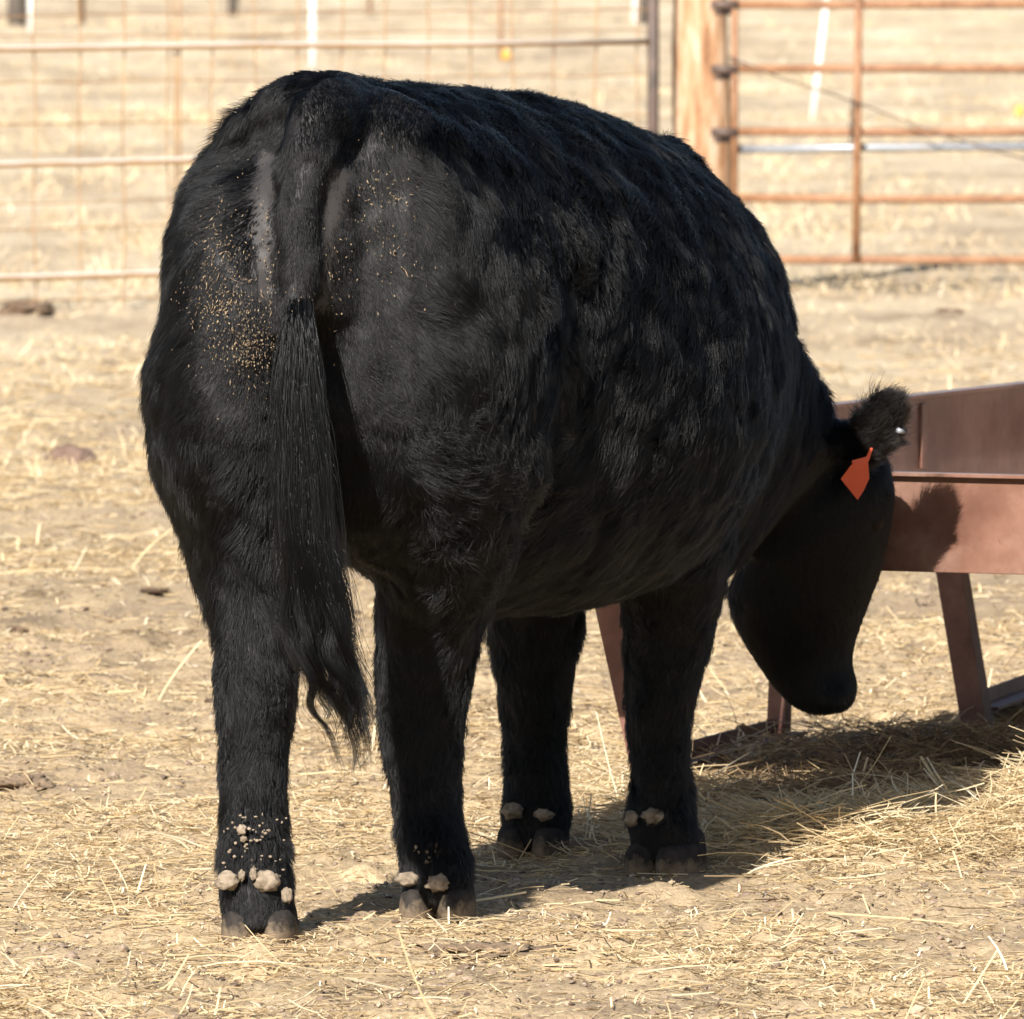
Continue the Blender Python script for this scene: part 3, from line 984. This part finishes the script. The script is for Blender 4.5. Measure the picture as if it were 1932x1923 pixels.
me.calc_loop_triangles()
tri = np.empty(len(me.loop_triangles) * 3, np.int32); me.loop_triangles.foreach_get('vertices', tri); tri = tri.reshape(-1, 3)
A, B, C = BV2[tri[:, 0]], BV2[tri[:, 1]], BV2[tri[:, 2]]
cr = np.cross(B - A, C - A)
area = np.linalg.norm(cr, axis=1) / 2
cen = (A + B + C) / 3
toCam = np.array([0, 0, CAM_H]) - cen
facing = (cr * toCam).sum(1)
wgt = area * (1 - .55 * bare[tri[:, 0]]) * np.where(facing > 0, 1.0, .35) * (LEN[tri[:, 0]] > .0035) * (1 + 1.0 * (is_ear[tri[:, 0]] > .3) + .8 * is_head[tri[:, 0]])
NH = 950000
rng = np.random.default_rng(21)
ti = np.searchsorted(np.cumsum(wgt), rng.random(NH) * wgt.sum()).clip(0, len(tri) - 1)
r1, r2 = np.sqrt(rng.random(NH)), rng.random(NH)
w0, w1, w2 = 1 - r1, r1 * (1 - r2), r1 * r2


def itp(arr):
    a, b, c = arr[tri[ti, 0]], arr[tri[ti, 1]], arr[tri[ti, 2]]
    if arr.ndim == 1:
        return a * w0 + b * w1 + c * w2
    return a * w0[:, None] + b * w1[:, None] + c * w2[:, None]


P0, N0, T0_, Ln, Lf, Cu = itp(BV2), itp(BN), itp(tang), itp(LEN), itp(lift), itp(curly)
Lg = itp(leg)
N0 /= np.linalg.norm(N0, axis=1)[:, None]
T0_ -= N0 * (T0_ * N0).sum(1)[:, None]
T0_ /= np.linalg.norm(T0_, axis=1)[:, None] + 1e-9
B0 = np.cross(N0, T0_)
ang = rng.normal(0, .16, NH)
Th = T0_ * np.cos(ang)[:, None] + B0 * np.sin(ang)[:, None]
# tufts a couple of centimetres across, each leaning its own way
NT = 9000
tsel = rng.choice(NH, NT, replace=False)
kt = KDTree(NT)
for k, i in enumerate(tsel):
    kt.insert(P0[i], k)
kt.balance()
jit = P0 + rng.normal(0, .0075, P0.shape)
tid = np.array([kt.find(p)[1] for p in jit])
soft = (1 - .8 * itp(bare)) * np.where(itp(LEN) < .016, .45, 1.0)
soft = soft * np.clip(.50 + .5 * Lg + .5 * Cu + .25 * np.clip((.9 - P0[:, 2]) / .3, 0, 1), 0, 1)
t_ang, t_lift, t_len = rng.normal(0, .40, NT), rng.normal(0, .22, NT), rng.uniform(.72, 1.3, NT)
da = t_ang[tid] * soft
Th, Bh = Th * np.cos(da)[:, None] + np.cross(N0, Th) * np.sin(da)[:, None], None
Lf = np.clip(Lf + t_lift[tid] * soft, .05, 1.3)
Ln = Ln * (1 + (t_len[tid] - 1) * soft)
Ln = Ln * rng.uniform(.55, 1.15, NH) * np.where(rng.random(NH) < .03, 1.35, 1)
Lf = np.clip(Lf + rng.normal(0, .10, NH), .05, 1.3)
# locks: neighbouring hairs lean to a common tip
NC = 80000
ci = rng.choice(NH, NC, replace=False)
kd = KDTree(NC)
for k, i in enumerate(ci):
    kd.insert(P0[i], k)
kd.balance()
near_c = np.array([kd.find(p)[1] for p in P0])
cid = ci[near_c]
ctang = Th[cid]
PTS = 5
curve_pts = np.zeros((NH, PTS, 3), np.float32)
ph = rng.uniform(0, 6.28, NC)[near_c]
for j in range(PTS):
    t = j / (PTS - 1)
    out_h = np.sin(Lf)[:, None] * N0 * (t - .42 * t * t)
    run = np.cos(Lf)[:, None] * Th * t
    p = P0 + (run + out_h) * Ln[:, None]
    # curl
    p = p + (B0 * (np.sin(ph + 5.0 * t) - np.sin(ph))[:, None] + N0 * (np.cos(ph + 5.0 * t) - np.cos(ph))[:, None] * .5) * (Ln * .16 * Cu)[:, None]
    tufttip = P0[tsel][tid] + (np.cos(Lf[tsel][tid])[:, None] * Th[tsel][tid] + np.sin(Lf[tsel][tid])[:, None] * N0[tsel][tid] * .58) * Ln[:, None]
    tip = P0[cid] + (np.cos(Lf[cid])[:, None] * ctang * t + np.sin(Lf[cid])[:, None] * N0[cid] * (t - .42 * t * t)) * Ln[:, None]
    k = (.28 + .32 * Cu + .25 * Lg)[:, None] * t ** 1.3
    q = p * (1 - k) + tip * k
    kk = (.22 * soft * t ** 2)[:, None]
    curve_pts[:, j] = q * (1 - kk) + tufttip * kk


def hair_object(name, pts, r_root, r_tip, mat, parent):
    n, m, _ = pts.shape
    h = bpy.data.hair_curves.new(name)
    h.add_curves([m] * n)
    h.points.foreach_set('position', pts.astype(np.float32).ravel())
    t = np.linspace(0, 1, m) ** 1.4
    rad = (np.atleast_1d(r_root)[:, None] * (1 - t)[None] + r_tip * t[None]) * np.ones((n, 1))
    ra = h.attributes.get('radius') or h.attributes.new('radius', 'FLOAT', 'POINT')
    ra.data.foreach_set('value', rad.astype(np.float32).ravel())
    h.materials.append(mat)
    o = bpy.data.objects.new(name, h)
    COL.objects.link(o)
    attach(o, parent)
    return o


def hair_mat(name, col, rough, rrough=.35):
    m = bpy.data.materials.new(name); m.use_nodes = True
    nt = m.node_tree; nt.nodes.clear()
    h = nt.nodes.new('ShaderNodeBsdfHairPrincipled')
    h.parametrization = 'COLOR'
    h.inputs['Color'].default_value = (*col, 1)
    h.inputs['Roughness'].default_value = rough
    h.inputs['Radial Roughness'].default_value = rrough
    h.inputs['IOR'].default_value = 1.39
    h.inputs['Random Roughness'].default_value = .3
    o = nt.nodes.new('ShaderNodeOutputMaterial')
    nt.links.new(h.outputs[0], o.inputs[0])
    return m


m_coat = hair_mat('black_coat', (.0008, .00078, .00085), .37, .42)
m_switch = hair_mat('black_tail_hair', (.0010, .0010, .0011), .25, .34)
m_earh = hair_mat('brown_ear_hair', (.0055, .0040, .0031), .40, .45)
on_ear = itp(is_ear) > .42
hr = rng.uniform(.00022, .00038, NH)
fur_o = hair_object('coat', curve_pts[~on_ear], hr[~on_ear], .00009, m_coat, cow)
hair_object('ear_hair', curve_pts[on_ear], hr[on_ear], .00009, m_earh, cow)['label'] = 'sun-browned hair fringing the ear'

# ------------------------------------------------------------------ tail switch
CEN = np.array([(566, 545, 16.915), (562, 620, 16.91), (560, 740, 16.905), (566, 880, 16.90), (574, 1000, 16.90), (588, 1120, 16.90), (602, 1220, 16.90), (630, 1300, 16.905), (654, 1380, 16.91), (656, 1465, 16.915)], float)
HW = np.array([30, 38, 48, 52, 54, 55, 57, 56, 48, 36], float)
NS, MP = 13000, 28
rng = np.random.default_rng(8)
lock = rng.integers(0, 60, NS)
lx0 = rng.uniform(-1, 1, 60); ly0 = rng.uniform(-1, 1, 60); lph = rng.uniform(0, 6.28, 60); llen = rng.uniform(.45, 1.0, 60); lamp = rng.uniform(.4, 1.4, 60)
s0 = rng.beta(1.5, 1.9, NS) * .62
s1 = np.clip(s0 + rng.uniform(.28, .5, NS), .3, 1) * .5 + .5 * llen[lock]
s1 = np.clip(np.maximum(s1, s0 + .22) - .10 * rng.random(NS) + .12 * (llen[lock] - .6), 0, 1.0)
ox = .55 * lx0[lock] + .5 * rng.normal(0, .6, NS)
stray = rng.random(NS) < .07
ox = np.clip(ox, -1.1, 1.1)
oy = ly0[lock] * .9 + .3 * rng.normal(0, .7, NS)
sw = np.zeros((NS, MP, 3), np.float32)
grid = np.linspace(0, 1, len(CEN))
fine = catmull(np.column_stack([CEN, HW]), 8)
fg = np.linspace(0, 1, len(fine))
wl = rng.normal(0, 1, NS)
for j in range(MP):
    t = j / (MP - 1)
    s = s0 + (s1 - s0) * t
    cu, cv_, cy, hw = (np.interp(s, fg, fine[:, k]) for k in range(4))
    spread = np.minimum(1, .50 + 1.2 * t + .5 * s0)
    wave = np.sin(s * 26 + lph[lock]) * lamp[lock] * np.clip(s - .34, 0, 1) * 26 + np.sin(s * 55 + lph[lock] * 2) * np.clip(s - .5, 0, 1) * 14
    lockpull = np.clip((s - .16) * 1.6, 0, .88) * np.where(stray, .2, 1)
    wave = wave + np.sin(s * 9 + lph[lock] * 3) * 5 * lamp[lock]
    xo = ox * (1 - lockpull) + (lx0[lock] + .10 * wl) * lockpull + np.where(stray, np.sign(ox) * s * .6, 0)
    u = cu + xo * hw * spread + wave * np.clip(1.9 - 1.3 * s, .6, 1.1)
    yy = cy + oy * .018 * spread - .006 + .012 * np.sin(s * 19 + lph[lock] * 1.7) * np.clip(s - .2, 0, .6)
    yy = yy + .026 * np.clip(1 - 5 * t, 0, 1)
    d = F / yy
    sw[:, j, 0] = (u - 966) / d
    sw[:, j, 1] = yy
    sw[:, j, 2] = CAM_H - (cv_ + 257) / d
sw_o = hair_object('tail_switch', sw, rng.uniform(.00022, .00044, NS), .0001, m_switch, cow)
# a wavy stray tuft below the end of the switch
# ------------------------------------------------------------------ hooves, dewclaws, mud
m_hoof, nt, bs = nmat('muddy_hoof')
hb = ramp(nt, [(.35, (.016, .014, .013)), (.65, (.05, .042, .036))], noise_tex(nt, 30, 7, .65).outputs[0])
geo = nt.nodes.new('ShaderNodeNewGeometry'); sep = nt.nodes.new('ShaderNodeSeparateXYZ'); nt.links.new(geo.outputs['Position'], sep.inputs[0])
nz = noise_tex(nt, 45, 6, .7)
ad = nd(nt, 'ShaderNodeMath', operation='MULTIPLY_ADD'); nt.links.new(sep.outputs['Z'], ad.inputs[0]); ad.inputs[1].default_value = -14; nt.links.new(nz.outputs[0], ad.inputs[2])
mk = ramp(nt, [(.08, (0, 0, 0)), (.36, (.9, .9, .9))], ad.outputs[0])
nt.links.new(mixc(nt, mk.outputs[0], hb.outputs[0], (.20, .15, .10)), bs.inputs['Base Color'])
bs.inputs['Roughness'].default_value = .9; bs.inputs['Specular IOR Level'].default_value = .15
bp = nd(nt, 'ShaderNodeBump', i_Strength=.6, i_Distance=.004); nt.links.new(nz.outputs[0], bp.inputs['Height']); nt.links.new(bp.outputs[0], bs.inputs['Normal'])
m_mud = rough_mat('caked_mud', [(.32, (.10, .075, .05)), (.5, (.215, .168, .118)), (.72, (.33, .27, .195))], 60, .9, .8, 90)
for (hx, hy), yaw in zip(HOOF, (4, 10, 30, 12)):
    ca, sa = math.cos(R(yaw)), math.sin(R(yaw))
    fx, rx = np.array([sa, ca, 0]), np.array([ca, -sa, 0])
    b = MB()
    for s in (-1, 1):
        rg = []
        for z, sc, fwd_, ht in ((-.006, 1.0, .014, 0), (.008, 1.03, .010, .1), (.022, 1.01, .007, .5), (.036, .94, .006, 1.0), (.046, .80, .006, 1.0), (.050, .5, .008, 1.0)):
            rr = []
            for t in TH:
                px = .0290 * math.cos(t) * sc
                py = .068 * math.sin(t) * sc
                taper = 1 - .32 * max(0, py / .068)
                rr.append(np.array([hx, hy, z + .030 * ht * max(0, py / .068)]) + rx * (s * .0285 * (1 + .04 * max(0, py / .068)) + px * taper) + fx * (py + fwd_ - .008))
            rg.append(rr)
        b.loft(rg)
    b.build('hoof', m_hoof, cow, True)


def blob(bm, c, rx_, ry_, rz_, seed):
    r = bmesh.ops.create_icosphere(bm, subdivisions=3, radius=1)
    for w in r['verts']:
        q = 1 + .42 * mnoise.fractal(w.co * 1.9 + Vector((seed * 2.3, seed, seed)), 1, 2, 4)
        w.co = Vector((c[0] + w.co.x * rx_ * q, c[1] + w.co.y * ry_ * q, c[2] + w.co.z * rz_ * q))


def blobs(name, items, mat):
    bm = bmesh.new()
    for k, (u, v, Yd, rx_, rz_) in enumerate(items):
        blob(bm, W(u, v, Yd), rx_, min(rx_, rz_) * .9, rz_, k + u * .01)
    me_ = bpy.data.meshes.new(name); bm.to_mesh(me_); bm.free()
    me_.polygons.foreach_set('use_smooth', np.full(len(me_.polygons), True))
    me_.materials.append(mat)
    o = bpy.data.objects.new(name, me_); COL.objects.link(o); attach(o, cow)


for it in ((430, 1662, 16.970, .0165, .0145), (503, 1663, 16.967, .0185, .0165), (768, 1659, 17.339, .018, .0105), (826, 1666, 17.324, .018, .012),
           (1234, 1541, 18.089, .0185, .013), (1191, 1545, 18.095, .011, .012), (966, 1531, 18.435, .017, .013), (1026, 1537, 18.435, .016, .009)):
    blobs('dewclaw', [it], m_mud)
rng = np.random.default_rng(31)
crumbs = [(478, 1650, 16.958, .006, .009), (456, 1652, 16.96, .005, .008), (541, 1690, 16.975, .008, .012), (456, 1566, 16.968, .007, .008), (459, 1583, 16.968, .005, .005)]
for _ in range(60):
    crumbs.append((rng.normal(475, 30), rng.uniform(1535, 1655) ** 1.0, 16.966 + rng.uniform(0, .004), rng.uniform(.0008, .0028), rng.uniform(.0008, .0024)))
blobs('mud_clumps', crumbs, m_mud)
crumbs = [(rng.normal(803, 14), rng.uniform(1590, 1640), 17.33, rng.uniform(.001, .003), rng.uniform(.001, .003)) for _ in range(14)]
blobs('mud_clumps', crumbs, m_mud)

# ------------------------------------------------------------------ chaff caught in the hair of the rump
bvh = BVHTree.FromObject(body_o, bpy.context.evaluated_depsgraph_get())
rng = np.random.default_rng(17)
b = MB()
spots = [(470, 655, 22, 34, 60), (395, 470, 26, 60, 120), (410, 580, 34, 40, 110), (470, 650, 30, 40, 120), (440, 540, 50, 90, 150), (505, 520, 10, 120, 60), (725, 355, 30, 20, 35), (750, 380, 18, 10, 16),
         (740, 460, 60, 60, 60), (640, 520, 20, 60, 24), (560, 640, 25, 50, 30), (830, 870, 8, 10, 4)]
tones = []
for u0, v0, su, sv_, n in spots:
    for _ in range(n):
        u, v = rng.normal(u0, su * .8), rng.normal(v0, sv_ * .8)
        o_ = Vector((0, 0, CAM_H)); tgt = W(u, v, 17.0)
        d_ = (Vector(tgt) - o_).normalized()
        hit, nrm, _i, _d = bvh.ray_cast(o_, d_)
        if hit is None or hit.y > 17.6:
            continue
        nrm = np.array(nrm); pos = np.array(hit) + nrm * rng.uniform(.001, .010)
        L_ = .0016 * math.exp(rng.normal(0, .5)) * (1.8 if rng.random() < .08 else 1); w_ = rng.uniform(.0005, .0012) * (1.5 if rng.random() < .1 else 1)
        a_ = rng.normal(0, .6)
        t_ = -CZ - nrm * (-CZ @ nrm); t_ /= np.linalg.norm(t_)
        s_ = np.cross(nrm, t_)
        t2 = t_ * math.cos(a_) + s_ * math.sin(a_) + nrm * rng.normal(0, .25)
        s2 = np.cross(nrm, t2)
        k3 = [pos - t2 * L_, pos + s2 * w_ * rng.uniform(.5, 1.2) + t2 * L_ * rng.uniform(-.3, .3), pos + t2 * L_ + nrm * L_ * .3, pos - s2 * w_ + t2 * L_ * rng.uniform(-.3, .3), pos + nrm * w_ * .8, pos - nrm * w_ * .5]
        b.add(k3, [(0, 1, 4), (1, 2, 4), (2, 3, 4), (3, 0, 4), (1, 0, 5), (2, 1, 5), (3, 2, 5), (0, 3, 5)])
for _ in range(800):
    u0, v0, su, sv_ = ((405, 500, 42, 80), (430, 590, 45, 60), (470, 650, 26, 36), (720, 420, 60, 70), (560, 600, 40, 50))[rng.choice(5, p=[.3, .27, .25, .12, .06])]
    o_ = Vector((0, 0, CAM_H)); d_ = (Vector(W(rng.normal(u0, su), rng.normal(v0, sv_), 17.0)) - o_).normalized()
    hit, nrm, _i, _d = bvh.ray_cast(o_, d_)
    if hit is None or hit.y > 17.6:
        continue
    nrm = np.array(nrm); pos = np.array(hit) + nrm * rng.uniform(.003, .011)
    q = rng.normal(0, 1, (4, 3)) * rng.uniform(.0003, .0009)
    q[:, 2] *= 1.8
    b.add([pos + w for w in q], [(0, 1, 2), (0, 2, 3), (0, 3, 1), (1, 3, 2)])
m_chaff = rough_mat('chaff', [(.38, (.075, .05, .03)), (.52, (.20, .14, .08)), (.7, (.44, .33, .19))], 150, .7, 0)
o = b.build('chaff', m_chaff, cow); o['kind'] = 'stuff'; o['label'] = 'flecks of dry chaff stuck in the rump hair'

# ------------------------------------------------------------------ ear tag and eyes
m_tag = rough_mat('red_tag', [(.3, (.62, .075, .022)), (.7, (.72, .10, .03))], 20, .45, 0)
YT = 18.745
out = [(1606, 877), (1638, 873), (1640, 903), (1630, 925), (1618, 944), (1586, 904)]
front = [W(u, v, YT + (v - 873) * .0001) for u, v in out]
b = MB()
b.loft([[p for p in front], [p + np.array([.0, .0022, 0]) for p in front]])
neck_ = [(1608, 877), (1607, 869), (1634, 862), (1642, 845), (1647, 846), (1640, 868), (1636, 875)]
nf = [W(u, v, YT - .0005) for u, v in neck_]
b.loft([nf, [p + np.array([0, .003, 0]) for p in nf]])
b.build('ear_tag', m_tag, cow, False, .0006)
b = MB(); b.tube([W(1694, 812, 18.765), W(1704, 815, 18.775)], [.0045, .004], 12)
b.build('metal_ear_clip', m_galv, cow, True)
m_eye, nt, bs = nmat('dark_eye'); bs.inputs['Base Color'].default_value = (.012, .008, .006, 1); bs.inputs['Roughness'].default_value = .55; bs.inputs['Specular IOR Level'].default_value = .12
for Ye in (18.903, 19.03):
    bm = bmesh.new(); bmesh.ops.create_uvsphere(bm, u_segments=20, v_segments=12, radius=.017, matrix=Matrix.Translation(Vector(W(1648, 985, Ye))))
    me_ = bpy.data.meshes.new('eye'); bm.to_mesh(me_); bm.free(); me_.materials.append(m_eye)
    me_.polygons.foreach_set('use_smooth', np.full(len(me_.polygons), True))
    o = bpy.data.objects.new('eye', me_); COL.objects.link(o); attach(o, cow)
